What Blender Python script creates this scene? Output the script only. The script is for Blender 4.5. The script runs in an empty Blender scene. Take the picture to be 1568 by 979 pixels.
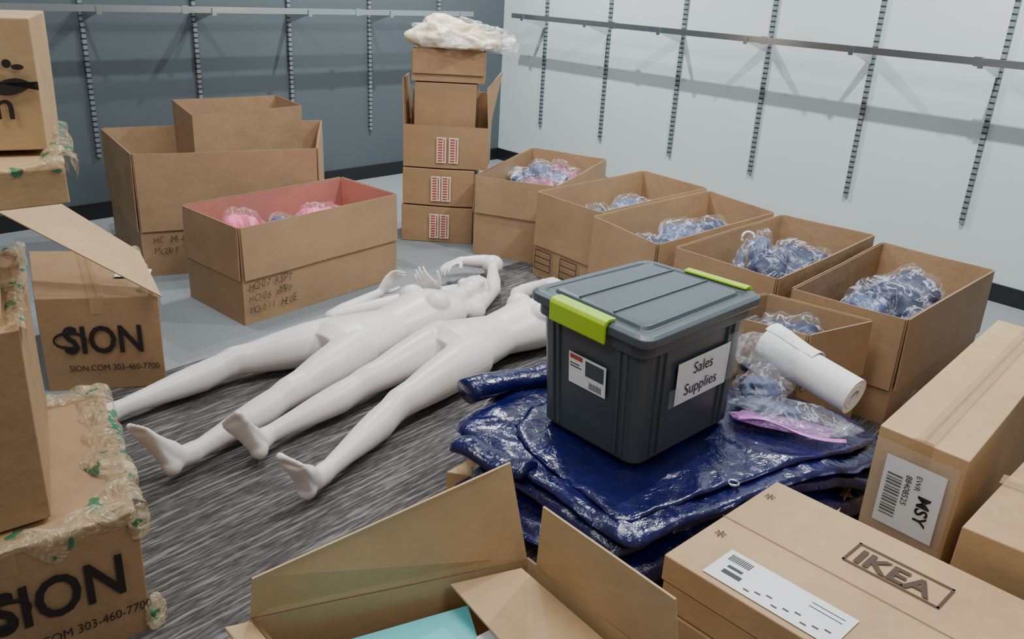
import bpy, bmesh, math, random
from mathutils import Vector, Matrix, noise
random.seed(4)
V=Vector
COL=bpy.context.scene.collection
# ---------------------------------------------------------------- camera
F=1290.0; th=math.atan(518/1290.0); s_,c_=math.sin(th),math.cos(th)
r_=math.atan(0.055); cr,sr=math.cos(r_),math.sin(r_)
Up=V((0,s_,c_)); Fw=V((0,c_,-s_)); Xa=V((1,0,0))
ux=Xa*cr+Up*sr; vx=-Xa*sr+Up*cr
cam=bpy.data.cameras.new('camera'); co=bpy.data.objects.new('camera',cam); COL.objects.link(co)
co.matrix_world=Matrix(((ux.x,vx.x,-Fw.x,0),(ux.y,vx.y,-Fw.y,0),(ux.z,vx.z,-Fw.z,1.5),(0,0,0,1)))
cam.sensor_width=36; cam.lens=F/1568*36; bpy.context.scene.camera=co
# ---------------------------------------------------------------- materials
def srgb(r,g,b):
    f=lambda c:(c/255/12.92) if c/255<=.04045 else ((c/255+.055)/1.055)**2.4
    return (f(r),f(g),f(b),1)
class NT:
    def __init__(s,name):
        s.m=bpy.data.materials.new(name); s.m.use_nodes=True; s.t=s.m.node_tree; s.n=s.t.nodes; s.l=s.t.links
        s.b=s.n['Principled BSDF']; s.out=s.n['Material Output']
        s.tc=s.n.new('ShaderNodeTexCoord')
    def node(s,typ,**k):
        n=s.n.new(typ)
        for a,v in k.items(): setattr(n,a,v)
        return n
    def mp(s,scale=(1,1,1),rot=(0,0,0)):
        m=s.node('ShaderNodeMapping'); m.inputs['Scale'].default_value=scale; m.inputs['Rotation'].default_value=rot
        s.l.new(s.tc.outputs['Object'],m.inputs[0]); return m.outputs[0]
    def noise(s,vec,scale,detail=4,rough=.6,dist=0):
        n=s.node('ShaderNodeTexNoise'); n.inputs['Scale'].default_value=scale; n.inputs['Detail'].default_value=detail
        n.inputs['Roughness'].default_value=rough; n.inputs['Distortion'].default_value=dist
        s.l.new(vec,n.inputs['Vector']); return n.outputs['Fac']
    def ramp(s,fac,stops):
        r=s.node('ShaderNodeValToRGB'); e=r.color_ramp.elements
        e[0].position,e[0].color=stops[0]; e[1].position,e[1].color=stops[-1]
        for p,c in stops[1:-1]:
            x=e.new(p); x.color=c
        s.l.new(fac,r.inputs[0]); return r.outputs[0]
    def mix(s,fac,a,b):
        m=s.node('ShaderNodeMix',data_type='RGBA')
        for sock,val in ((m.inputs[0],fac),(m.inputs[6],a),(m.inputs[7],b)):
            if hasattr(val,'links'): s.l.new(val,sock)
            else: sock.default_value=val
        return m.outputs[2]
    def math(s,op,a,b=None):
        m=s.node('ShaderNodeMath',operation=op)
        for i,val in enumerate((a,b)):
            if val is None: continue
            if hasattr(val,'links'): s.l.new(val,m.inputs[i])
            else: m.inputs[i].default_value=val
        return m.outputs[0]
    def bump(s,h,strength,dist=.01,target=None):
        b=s.node('ShaderNodeBump'); b.inputs['Strength'].default_value=strength; b.inputs['Distance'].default_value=dist
        s.l.new(h,b.inputs['Height']); s.l.new(b.outputs[0],(target or s.b).inputs['Normal']); return b.outputs[0]
    def set(s,**k):
        for a,v in k.items():
            i=s.b.inputs[a.replace('_',' ')]
            if hasattr(v,'links'): s.l.new(v,i)
            else: i.default_value=v
def g(v): return (v,v,v,1)
def plain(name,c,rough=.6,metal=0,var=.12,sc=6,bs=.1,bsc=60,coat=0):
    t=NT(name); v=t.mp()
    c2=tuple(x*(1-var) for x in c[:3])+(1,)
    t.set(Base_Color=t.ramp(t.noise(v,sc),[(.3,c2),(.7,c)]),Roughness=rough,Metallic=metal)
    if coat: t.set(Coat_Weight=coat)
    if bs: t.bump(t.noise(v,bsc),bs,.003)
    return t.m
def cardboard(name,c):
    t=NT(name); v=t.mp(); v2=t.mp((1,1,9))
    a=tuple(x*.80 for x in c[:3])+(1,); b=tuple(min(1,x*1.08) for x in c[:3])+(1,)
    col=t.ramp(t.noise(v,3.5,5,.6),[(.3,a),(.7,b)])
    col=t.mix(.25,col,t.ramp(t.noise(v2,25,3),[(.3,a),(.7,b)]))
    t.set(Base_Color=col,Roughness=.58,Specular_IOR_Level=.4)
    t.bump(t.noise(v,9,4,.55),.28,.015); return t.m
CB=cardboard('cardboard_kraft',srgb(168,136,102))
CB2=cardboard('cardboard_tan',srgb(188,154,112))
CB3=cardboard('cardboard_brown',srgb(164,130,94))
CBP=cardboard('cardboard_inner_pinkish',srgb(192,130,114))
CBE=cardboard('cardboard_edge',srgb(120,88,62))
INK=plain('black_ink',srgb(38,30,26),.6)
PEN=plain('pen_ink',srgb(74,52,38),.7)
WHITE=plain('label_paper',srgb(228,230,231),.45,var=.03)
HLAB=plain('handling_label_paper',srgb(224,206,186),.5,var=.05)
RED=plain('red_print',srgb(176,74,58),.5)
def tape_mat(name,c,al=.5):
    t=NT(name); v=t.mp()
    t.set(Base_Color=c,Roughness=.14,Specular_IOR_Level=.8,Alpha=al); t.bump(t.noise(v,30,4),.35,.006); return t.m
TAPE=tape_mat('packing_tape',srgb(196,160,116),.4)
TAPEC=tape_mat('clear_tape',srgb(225,225,225),.16)
def film(name,tint,op_lo=.04,op_hi=.5,flecks=None,sc=6,p0=.54,p1=.70,cw=.022,bs=.55,fsc=19):
    t=NT(name); v=t.mp()
    n1=t.noise(v,sc,3,.5,2.2)
    cre=t.math('ABSOLUTE',t.math('SUBTRACT',n1,.5))
    n2=t.noise(v,sc*.9,2,.5,1.4)
    col=tint
    if flecks:
        fl=t.noise(v,fsc,2)
        col=t.ramp(fl,[(.0,tint),(.61,tint),(.63,flecks),(1,flecks)])
    al=t.math('MAXIMUM',t.ramp(cre,[(.0,g(op_hi)),(cw,g(op_lo))]),t.ramp(n2,[(p0,g(op_lo)),(p1,g(op_hi))]))
    if flecks: al=t.math('MAXIMUM',al,t.ramp(fl,[(.61,g(0)),(.63,g(.9))]))
    t.set(Base_Color=col,Roughness=.07,Specular_IOR_Level=1.0,Alpha=al)
    t.bump(n1,bs,.03); return t.m
FILM=film('clear_poly_film',srgb(214,218,228),.05,.62,p0=.56,p1=.68)
FILMC=film('very_clear_poly_film',srgb(226,228,236),.08,.42)
FILMP=film('clear_poly_film_pink',srgb(250,205,220),.08,.6)
FILMV=film('violet_tinted_film',srgb(206,140,214),.35,.8)
FILMG=film('tape_bundle_film',srgb(206,184,144),.32,.82,flecks=srgb(44,116,80),sc=13,bs=.7)
FILMY=film('cream_poly_film',srgb(244,243,240),.10,.7,bs=.5)
def cloth(name,c1,c2,sc=4):
    t=NT(name); v=t.mp()
    t.set(Base_Color=t.ramp(t.noise(v,sc,2,.5,.8),[(.54,c1),(.60,c2)]),Roughness=.5); t.bump(t.noise(v,10,2),.35,.02); return t.m
NAVY=cloth('navy_garments',srgb(14,24,64),srgb(36,52,104))
MAUVE=cloth('mauve_garments',srgb(132,64,86),srgb(190,180,195))
PINK=cloth('pink_garments',srgb(246,104,144),srgb(252,165,192))
GREYC=cloth('pale_garments',srgb(70,80,116),srgb(190,196,210))
CREAM=cloth('cream_garments',srgb(228,210,172),srgb(248,242,224))
t=NT('mannequin_plastic'); v=t.mp()
t.set(Base_Color=t.ramp(t.noise(v,3,2),[(.35,srgb(214,206,200)),(.7,srgb(228,221,215))]),Roughness=.38,Subsurface_Weight=.06,Subsurface_Scale=.03)
MANN=t.m
CHROME=plain('brushed_chrome',srgb(205,208,210),.25,1,var=.05,bs=.03)
t=NT('slotted_steel'); v=t.mp()
w=t.node('ShaderNodeTexWave',wave_type='BANDS',bands_direction='Z'); w.inputs['Scale'].default_value=10; t.l.new(v,w.inputs['Vector'])
t.set(Base_Color=t.ramp(w.outputs['Fac'],[(.72,srgb(138,146,150)),(.88,srgb(56,60,62))]),Roughness=.32,Metallic=.45); SLOT=t.m
t=NT('blue_tarp'); v=t.mp()
n1=t.noise(v,5,4,.6,1.2); n2=t.noise(v,24,4,.6,1.0)
t.set(Base_Color=t.ramp(n1,[(.35,srgb(11,12,56)),(.7,srgb(19,21,82))]),Roughness=t.ramp(n2,[(.3,g(.13)),(.7,g(.26))]),Specular_IOR_Level=.7)
m_=t.mix(.4,n1,n2); t.bump(m_,.6,.016); TARP=t.m
TOTE=plain('grey_tote_plastic',srgb(64,72,77),.36,var=.06,bs=.15,bsc=300)
LID=plain('grey_lid_plastic',srgb(74,84,90),.34,var=.06,bs=.15,bsc=300)
LIME=plain('lime_latch_plastic',srgb(168,208,30),.35,var=.05,bs=.03)
BARK=plain('black_print',srgb(20,20,22),.5)
TEAL=plain('teal_card',srgb(110,205,205),.5,var=.04)
PURP=plain('zip_purple',srgb(196,110,200),.3,var=.1)
PAPER=plain('paper_roll',srgb(236,234,232),.8,var=.03,sc=20)
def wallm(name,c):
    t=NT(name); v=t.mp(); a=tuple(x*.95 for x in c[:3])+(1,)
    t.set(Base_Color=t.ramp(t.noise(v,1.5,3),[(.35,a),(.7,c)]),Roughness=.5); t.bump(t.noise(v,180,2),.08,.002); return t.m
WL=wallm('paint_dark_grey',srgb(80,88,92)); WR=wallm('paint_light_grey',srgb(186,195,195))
BASE=plain('black_vinyl',srgb(26,28,30),.45)
t=NT('carpet'); v0=t.mp(); rot=t.node('ShaderNodeVectorRotate',rotation_type='Z_AXIS'); rot.inputs['Angle'].default_value=math.radians(-50)
t.l.new(v0,rot.inputs['Vector'])
def scl(sx,sy):
    m=t.node('ShaderNodeMapping'); m.inputs['Scale'].default_value=(sx,sy,1); t.l.new(rot.outputs[0],m.inputs[0]); return m.outputs[0]
st=t.noise(scl(3.4,54),1.6,2,.55); st2=t.noise(scl(14,110),1.5,2,.5)
sep=t.node('ShaderNodeSeparateXYZ'); t.l.new(rot.outputs[0],sep.inputs[0])
dark=t.ramp(st,[(.42,srgb(68,64,63)),(.54,srgb(84,80,78)),(.61,srgb(134,131,128))])
dark=t.mix(.36,dark,t.ramp(st2,[(.42,srgb(60,57,56)),(.62,srgb(122,118,116))]))
fine=t.noise(v0,220,2)
light=t.ramp(fine,[(.35,srgb(110,115,117)),(.65,srgb(146,151,153))])
m1=t.math('GREATER_THAN',sep.outputs[1],2.96); m2=t.math('GREATER_THAN',sep.outputs[0],4.25); mx=t.math('MAXIMUM',m1,m2)
t.set(Base_Color=t.mix(mx,dark,light),Roughness=.95,Specular_IOR_Level=.1); t.bump(fine,.5,.004); CARPET=t.m
# ---------------------------------------------------------------- mesh helpers
def link(o,parent=None):
    COL.objects.link(o)
    if parent:
        o.parent=parent; o.matrix_parent_inverse=Matrix.Translation(parent.location).inverted()
    return o
def mk(name,verts,faces,mat,parent=None,smooth=False,mids=None):
    vs=[V(p) for p in verts]
    c=V([(min(p[i] for p in vs)+max(p[i] for p in vs))/2 for i in range(3)])
    m=bpy.data.meshes.new(name); m.from_pydata([p-c for p in vs],[],faces)
    for x in (mat if isinstance(mat,list) else [mat]): m.materials.append(x)
    if mids:
        for p,i in zip(m.polygons,mids): p.material_index=i
    if smooth:
        for p in m.polygons: p.use_smooth=True
    o=bpy.data.objects.new(name,m); o.location=c; link(o,parent)
    bm=bmesh.new(); bm.from_mesh(m); bmesh.ops.recalc_face_normals(bm,faces=bm.faces); bm.to_mesh(m); bm.free()
    return o
def empty(name,loc,parent=None):
    o=bpy.data.objects.new(name,None); o.location=loc; o.empty_display_size=.1; link(o,parent); return o
class MB:
    def __init__(s): s.v=[];s.f=[];s.m=[]
    def add(s,vs,fs,mi=0):
        k=len(s.v); s.v+= [V(p) for p in vs]; s.f+=[tuple(i+k for i in f) for f in fs]; s.m+=[mi]*len(fs)
    def hexa(s,b4,t4,mi=0):
        s.add(list(b4)+list(t4),[(3,2,1,0),(4,5,6,7),(0,1,5,4),(1,2,6,5),(2,3,7,6),(3,0,4,7)],mi)
    def box(s,c,ex,ey,ez,mi=0):
        c,ex,ey,ez=map(V,(c,ex,ey,ez)); q=[c-ex-ey,c+ex-ey,c+ex+ey,c-ex+ey]
        s.hexa([p-ez for p in q],[p+ez for p in q],mi)
    def obj(s,name,mat,parent=None,smooth=False): return mk(name,s.v,s.f,mat,parent,smooth,s.m)
def q3(q,z): return [V((p[0],p[1],z)) for p in q]
def inset(q,t):
    out=[]
    for i in range(4):
        p=V(q[i][:2]); a=(V(q[i-1][:2])-p).normalized(); b=(V(q[(i+1)%4][:2])-p).normalized(); out.append(p+(a+b)*t)
    return out
def cen(q): return sum((V(p[:2]) for p in q),V((0,0)))/4
def warp(o,amp=.004,cuts=3):
    bm=bmesh.new(); bm.from_mesh(o.data)
    es=[e for e in bm.edges if e.calc_length()>.12]
    bmesh.ops.subdivide_edges(bm,edges=es,cuts=cuts,use_grid_fill=True)
    for v in bm.verts:
        p=v.co+o.location
        v.co+=noise.noise_vector(p*2.6)*amp
    bm.to_mesh(o.data); bm.free()
def side_frame(q,i,z0,z1):
    a=V((q[i][0],q[i][1],z0)); b=V((q[(i+1)%4][0],q[(i+1)%4][1],z0)); c=cen(q)
    n=V((b.y-a.y,-(b.x-a.x),0)).normalized()
    if n.dot(V((c.x,c.y,z0))-a)>0: n=-n
    return a,b,n
def open_box(name,q,z0,z1,mat=CB,t=.006,flaps=(0,1,2,3),fr=.5,inner=None):
    B=MB(); i1=inset(q,t)
    ob,ot,it,ib=q3(q,z0),q3(q,z1),q3(i1,z1),q3(i1,z0+.012)
    vs=ob+ot+it+ib
    fs=[(3,2,1,0)]; ms=[0]
    for i in range(4):
        j=(i+1)%4; fs+=[(i,j,4+j,4+i)]; ms.append(0)
    for i in range(4):
        j=(i+1)%4; fs+=[(4+i,4+j,8+j,8+i)]; ms.append(2)
    for i in range(4):
        j=(i+1)%4; fs+=[(8+i,8+j,12+j,12+i)]; ms.append(1)
    fs.append((12,13,14,15)); ms.append(1)
    B.v+=vs; B.f+=fs; B.m+=ms
    zf=z1-fr*(z1-z0)
    for i in flaps:
        a,b,n=side_frame(q,i,z0,z1); e=(b-a).normalized()
        a2=a+e*.006; b2=b-e*.006
        A=[a2+n*.002,b2+n*.002,b2+n*.006,a2+n*.006]
        lo=[a2+n*.006,b2+n*.006,b2+n*.012,a2+n*.012]
        for p in A: p.z=z1+.003
        for p in lo: p.z=zf
        B.hexa(lo,A,0)
    o=B.obj(name,[mat,inner or mat,CBE]); warp(o); return o
def closed_box(name,q,z0,z1,mat=CB,q0=None,seam=0,tape=True):
    B=MB(); B.hexa(q3(q0 or q,z0),q3(q,z1),0); o=B.obj(name,[mat]); warp(o,.005)
    bv=o.modifiers.new('b','BEVEL'); bv.width=.003; bv.segments=2; bv.limit_method='ANGLE'
    q=[V(p[:2]) for p in q]
    a=(q[seam]+q[seam-1])/2; b=(q[(seam+1)%4]+q[(seam+2)%4])/2
    n=(b-a).normalized(); p=V((-n.y,n.x))
    def st(w,z,mat,nm,down=0):
        A=[a+p*w,a-p*w,b-p*w,b+p*w]; ex=[-n,-n,n,n]
        B_=[A[k]+ex[k]*(.006 if down else 0) for k in range(4)]
        vs=[(x.x,x.y,z) for x in B_]; fs=[(0,1,2,3)]
        if down:
            vs+=[(x.x,x.y,z1-down) for x in B_]; fs+=[(0,1,5,4),(2,3,7,6)]
        mk(nm,vs,fs,mat,o)
    st(.0015,z1+.005,CBE,'seam')
    if tape: st(.026,z1+.0065,TAPE,'tape_strip',down=.06)
    return o
def decal(name,o0,ex,ey,w,h,mat,parent):
    o0=V(o0);ex=V(ex).normalized();ey=V(ey).normalized()
    return mk(name,[o0,o0+ex*w,o0+ex*w+ey*h,o0+ey*h],[(0,1,2,3)],mat,parent)
def text(body,o0,ex,ey,size,mat,parent,name='lettering',bold=0,sx=1,shear=0,spacing=1):
    cu=bpy.data.curves.new(name,'FONT'); cu.body=body; cu.size=size; cu.offset=bold
    cu.shear=shear; cu.space_character=spacing; cu.resolution_u=3
    cu.materials.append(mat)
    ex=V(ex).normalized(); ey=V(ey); ey=(ey-ex*ey.dot(ex)).normalized(); ez=ex.cross(ey)
    o=bpy.data.objects.new(name,cu); COL.objects.link(o)
    o.parent=parent; o.matrix_parent_inverse=Matrix.Translation(parent.location).inverted()
    o.matrix_basis=Matrix(((ex.x*sx,ey.x,ez.x,o0[0]),(ex.y*sx,ey.y,ez.y,o0[1]),(ex.z*sx,ey.z,ez.z,o0[2]),(0,0,0,1)))
    return o
def scrawl(s,p,e,size,par,slope=.0):
    x=0
    for ch in s:
        if ch!=' ':
            a=random.uniform(-.16,.16)+slope; up=V((0,0,1)); ex=e*math.cos(a)+up*math.sin(a); ey=up*math.cos(a)-e*math.sin(a)
            text(ch,p+e*x+up*(random.uniform(-.003,.003)+slope*x),ex,ey,size*random.uniform(.85,1.15),PEN,par,'handwriting',bold=-.0006,sx=.8,shear=random.uniform(0,.35))
        x+=size*(.50 if ch!='I' else .3)*random.uniform(.9,1.1)
def on_side(q,i,z0,z1,u,v,off=.012):
    a,b,n=side_frame(q,i,z0,z1); e=(b-a)
    rt=V((0,0,1)).cross(n)
    if e.dot(rt)<0: a,b=b,a; e=-e
    p=a+e*u+n*off; p.z=z0+(z1-z0)*v
    return p,e.normalized(),n,e.length
def lump(name,c,r,mat,parent=None,amp=.3,freq=2,seed=0,rot=0,sub=5,flat=-.5,fold=1.0):
    bm=bmesh.new(); bmesh.ops.create_icosphere(bm,subdivisions=sub,radius=1)
    R=Matrix.Rotation(rot,3,'Z')
    for v in bm.verts:
        d=v.co.normalized(); p=d*freq+V((seed*7.3,seed*3.1,seed))
        p2=p+noise.noise_vector(p*.8)*.5
        n=noise.noise(p)*.8+noise.noise(p*2.1)*.25
        ps=V((p2.x*1.9,p2.y*.7,p2.z*1.3)); vd=noise.voronoi(ps)[0]; n+=fold*(.45-(vd[1]-vd[0]))*.35
        k=1+amp*n; x=d*k
        if x.z<flat: x.z=flat+(x.z-flat)*.1
        v.co=R@V((x.x*r[0],x.y*r[1],x.z*r[2]))+V(c)
    verts=[v.co.copy() for v in bm.verts]; faces=[[v.index for v in f.verts] for f in bm.faces]; bm.free()
    return mk(name,verts,faces,mat,parent,smooth=True)
def tubeM(B,st,n=18,mi=0,cap=True,up=V((0,0,1))):
    rings=[];N=len(st)
    for i,(p,w,h) in enumerate(st):
        p=V(p); a=V(st[max(i-1,0)][0]); b=V(st[min(i+1,N-1)][0]); t=(b-a).normalized()
        u=up if abs(t.dot(up))<.93 else V((.3,1,0)).normalized()
        sd=u.cross(t).normalized(); uu=t.cross(sd).normalized()
        rings.append([p+sd*math.cos(2*math.pi*k/n)*w+uu*math.sin(2*math.pi*k/n)*h for k in range(n)])
    vs=[x for r in rings for x in r]; fs=[]
    for i in range(N-1):
        for k in range(n):
            k2=(k+1)%n; fs.append((i*n+k,i*n+k2,(i+1)*n+k2,(i+1)*n+k))
    if cap:
        vs.append(V(st[0][0])); vs.append(V(st[-1][0])); A=len(vs)-2
        for k in range(n):
            fs.append(((k+1)%n,k,A)); fs.append(((N-1)*n+k,(N-1)*n+(k+1)%n,A+1))
    B.add(vs,fs,mi)
def ellM(B,c,r,ax=None,n=14):
    c=V(c); ax=ax or (V((1,0,0)),V((0,1,0)),V((0,0,1)))
    vs=[];fs=[]
    for i in range(1,n):
        a=math.pi*i/n
        for k in range(2*n):
            b=math.pi*k/n
            vs.append(c+ax[0]*r[0]*math.sin(a)*math.cos(b)+ax[1]*r[1]*math.sin(a)*math.sin(b)+ax[2]*r[2]*math.cos(a))
    m=2*n
    for i in range(n-2):
        for k in range(m): fs.append((i*m+k,i*m+(k+1)%m,(i+1)*m+(k+1)%m,(i+1)*m+k))
    vs+= [c+ax[2]*r[2],c-ax[2]*r[2]]; A=len(vs)-2
    for k in range(m):
        fs.append(((k+1)%m,k,A)); fs.append(((n-2)*m+k,(n-2)*m+(k+1)%m,A+1))
    B.add(vs,fs)
# ---------------------------------------------------------------- room
C=V((-.21,7.62,0)); RD=V((1.93,-2.18,0)).normalized(); LD=V((-1.594,-1.724,0)).normalized()
RN=V((RD.y,-RD.x,0)); RN=RN if RN.dot(-C)>0 else -RN
LN=V((LD.y,-LD.x,0)); LN=LN if LN.dot(-C)>0 else -LN
def slab(name,p,d,n,L,z0,z1,t,mat,front=0):
    B=MB(); a=p+n*front; b=a+d*L; q=[a,b,b-n*t,a-n*t]
    B.hexa([V((x.x,x.y,z0)) for x in q],[V((x.x,x.y,z1)) for x in q]); return B.obj(name,mat)
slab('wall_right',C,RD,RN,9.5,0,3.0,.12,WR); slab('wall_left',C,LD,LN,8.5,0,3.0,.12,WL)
slab('baseboard_right',C,RD,RN,9.5,0,.1,.012,BASE,.012); slab('baseboard_left',C,LD,LN,8.5,0,.1,.012,BASE,.012)
mk('floor',[(-9,-9,0),(9,-9,0),(9,9,0),(-9,9,0)],[(0,1,2,3)],CARPET)
def rack(p0,d,n,first,cnt,step,a,b):
    e=empty('wall_hanging_rack',p0+d*first)
    B=MB(); off=.26; zr=1.245
    for i in range(cnt):
        s=first+i*step; p=p0+d*s+n*.012
        B.box(p+V((0,0,1.52)),d*.012,n*.009,V((0,0,1.14)),0)
    B.obj('uprights',[SLOT],e)
    B=MB()
    c=p0+d*((a+b)/2)+n*off+V((0,0,zr)); B.box(c,d*((b-a)/2),n*.014,V((0,0,.018)),0)
    def brk(s,zr,deep):
        p=p0+d*s+V((0,0,zr+.004)); e1=d*.004
        lo=[p+n*.015-e1-V((0,0,deep)),p+n*.015+e1-V((0,0,deep)),p+n*off+e1-V((0,0,.024)),p+n*off-e1-V((0,0,.024))]
        hi=[p+n*.015-e1,p+n*.015+e1,p+n*off+e1,p+n*off-e1]
        B.hexa(lo,hi)
    for i in range(cnt):
        s=first+i*step
        if s<a-.05 or s>b: continue
        brk(s,zr,.095); p=p0+d*s+V((0,0,zr-.01))
        B.box(p+n*(off+.016),d*.014,n*.004,V((0,0,.022)))
    for j in range(int((b-a)/1.25)):
        B.box(p0+d*(a+1.1+j*1.25)+n*off+V((0,0,zr)),d*.02,n*.017,V((0,0,.023)))
    B.obj('hang_rail',[CHROME],e)
    B=MB(); B.box(p0+d*((a+b)/2)+n*off+V((0,0,2.25)),d*((b-a)/2),n*.012,V((0,0,.017)),0)
    for i in range(cnt): brk(first+i*step,2.25,.095)
    B.obj('upper_hang_rail',[CHROME],e)
rack(C,RD,RN,.55,11,.698,.42,8.2); rack(C,LD,LN,.75,9,.68,.62,6.5)
# ---------------------------------------------------------------- far-left boxes
B1q=[(-1.882,4.04),(-1.082,4.451),(-1.27,5.36),(-2.326,4.677)]
b1=open_box('large_cardboard_box',B1q,0,.625,CB,flaps=(0,1,2,3),fr=.62)
B2q=[(-1.643,4.228),(-1.23,4.75),(-1.47,5.1),(-1.93,4.7)]
b2=open_box('nested_cardboard_box',B2q,.016,.80,CB,flaps=(),fr=.3)
B3q=[(-1.195,3.48),(-.628,4.24),(-.98,4.56),(-1.56,3.80)]
b3=open_box('open_cardboard_box',B3q,0,.452,CB,inner=CBP,fr=.53)
for i,s in enumerate(["MC007 RSPT","MC106 AMPP","MC6011 HEGE"]):
    p,e,n,L=on_side(B3q,0,0,.452,.02,.36-.12*i,.014); scrawl(s,p,e,.050,b3)
for i,s in enumerate(["MC MS4 RSPT","MC007 ANN"]):
    p,e,n,L=on_side(B1q,0,0,.625,.06,.28-.09*i,.014); scrawl(s,p,e,.050,b1)
def fill(q,z,offs,par):
    c=cen(q)
    for i,(dx,dy,r,gm,fm) in enumerate(offs):
        p=(c.x+dx,c.y+dy,z); sd=random.randint(1,90); ro=random.random()*3
        if gm: lump('garments',p,(r[0]*.95,r[1]*.95,r[2]*.9),gm,par,.42,1.5,sd,ro,5,fold=1.1)
        if fm: lump('poly_bag',(p[0],p[1],p[2]+.012),r,fm,par,.46,1.5,sd,ro,5,fold=1.6)
fill(B3q,.27,[(-.18,-.23,(.11,.11,.17),PINK,FILMP),(.08,.12,(.14,.12,.13),PINK,FILMP),(-.05,-.02,(.13,.12,.09),GREYC,FILM)],b3)
# ---------------------------------------------------------------- carton stack
def rq(x0,y0,x1,y1,a=0):
    cx,cy=(x0+x1)/2,(y0+y1)/2; R=Matrix.Rotation(math.radians(a),2); o=[]
    for x,y in ((x0,y0),(x1,y0),(x1,y1),(x0,y1)):
        p=R@V((x-cx,y-cy)); o.append((p.x+cx,p.y+cy))
    return o
S=[]
for k,(q,z0,z1) in enumerate([(rq(-.695,4.93,-.265,5.30,-2),0,.222),(rq(-.69,4.93,-.265,5.29,-1),.230,.446)]):
    S.append((closed_box('stacked_carton',q,z0,z1,CB3,seam=0),q,z0,z1))
q=rq(-.69,4.94,-.195,5.28,-1); s3=open_box('stacked_carton',q,.454,.70,CB3,flaps=()); S.append((s3,q,.454,.70))
for o,q_,z0,z1 in S:
    for k in (0,1):
        p,e,n,L=on_side(q_,0,z0,z1,.40+k*.145,.13,.009); decal('handling_label',p,e,(0,0,1),.056,.15,HLAB,o)
        for j in range(9):
            decal('label_print',p+n*.001+e*.008+V((0,0,.008+j*.0155)),e,(0,0,1),.026,.009,RED,o)
        decal('label_print',p+n*.001+e*.041+V((0,0,.010)),e,(0,0,1),.006,.13,RED,o)
B=MB(); B.hexa([(-.69,4.945,.70),(-.685,4.945,.70),(-.685,5.27,.70),(-.69,5.27,.70)],[(-.70,4.96,.955),(-.695,4.96,.955),(-.70,5.25,.955),(-.705,5.25,.955)])
B.hexa([(-.20,4.95,.70),(-.195,4.95,.70),(-.190,5.28,.70),(-.195,5.28,.70)],[(-.215,4.97,.92),(-.21,4.97,.92),(-.135,5.26,.995),(-.14,5.26,.995)])
B.hexa([(-.69,5.27,.70),(-.2,5.27,.70),(-.2,5.275,.70),(-.69,5.275,.70)],[(-.68,5.29,.86),(-.2,5.29,.86),(-.2,5.295,.86),(-.68,5.295,.86)])
B.obj('raised_flaps',[CB3],s3)
q4=rq(-.635,5.0,-.275,5.25,-1); s4=closed_box('nested_carton',q4,.470,.935,CB3,seam=1,tape=False)
q5=rq(-.655,5.0,-.235,5.25,1); s5=open_box('small_open_carton',q5,.942,1.115,CB3,flaps=(0,),fr=.75)
e=empty('bagged_cream_garments',(-.4,5.1,1.2))
lump('garments',(-.48,5.08,1.18),(.17,.14,.10),CREAM,e,.5,1.4,3,0,5)
lump('garments',(-.28,5.06,1.165),(.13,.11,.06),CREAM,e,.5,1.4,5,0,5)
lump('poly_bag',(-.37,5.05,1.178),(.25,.16,.09),FILMY,e,.6,1.8,8,.1,5,fold=1.8)
lump('poly_bag_tail',(-.15,5.08,1.145),(.10,.09,.065),FILMY,e,.5,1.8,12,.6,5,fold=1.6)
# ---------------------------------------------------------------- right-hand row
RZ=.46
R1q=[(-.252,4.743),(.2,4.58),(.551,5.46),(.073,5.709)]
R2q=[(.10,4.43),(.405,4.07),(1.069,4.76),(.754,5.14)]
R3q=[(.37,3.98),(.62,3.56),(1.315,4.26),(1.07,4.69)]
R4q=[(.697,3.53),(1.04,3.17),(1.70,3.91),(1.35,4.22)]
R5q=[(1.10,3.15),(1.435,2.87),(2.09,3.54),(1.745,3.90)]
R6q=[(.68,2.92),(1.02,2.69),(1.31,2.87),(.99,3.10)]
rb=[open_box('garment_box',q,0,z,CB,fr=f) for q,z,f in ((R1q,RZ,.45),(R2q,RZ,.62),(R3q,RZ,.62),(R4q,RZ,.55),(R5q,.43,.66),(R6q,.42,.5))]
p,e_,n,L=on_side(R2q,0,0,RZ,.05,.10,.014)
for a in (0,1):
    for j in range(4):
        decal('print_grid',p+e_*(a*.2)+V((0,0,j*.035)),e_,(0,0,1),.13,.006,PEN,rb[1])
    decal('print_grid',p+e_*(a*.2),e_,(0,0,1),.006,.11,PEN,rb[1]); decal('print_grid',p+e_*(a*.2+.124),e_,(0,0,1),.006,.11,PEN,rb[1])
fill(R1q,.31,[(.0,.10,(.19,.16,.14),GREYC,FILM),(.12,.24,(.13,.13,.12),MAUVE,FILM),(-.02,-.13,(.14,.14,.10),MAUVE,FILM)],rb[0])
fill(R2q,.27,[(.10,.12,(.16,.14,.12),GREYC,FILM),(-.15,-.15,(.13,.13,.10),NAVY,FILM)],rb[1])
fill(R3q,.28,[(.0,.0,(.14,.13,.12),GREYC,FILM),(.15,.16,(.14,.13,.12),NAVY,FILM),(-.15,-.15,(.13,.12,.1),NAVY,FILM)],rb[2])
fill(R4q,.28,[(-.02,-.02,(.17,.15,.13),NAVY,FILM),(.16,.17,(.15,.14,.12),NAVY,FILM),(-.08,.04,(.10,.10,.17),GREYC,FILM)],rb[3])
fill(R5q,.28,[(-.02,-.04,(.18,.16,.13),NAVY,FILM),(.14,.14,(.15,.13,.12),NAVY,FILM),(-.14,-.11,(.13,.11,.11),GREYC,FILM)],rb[4])
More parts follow.
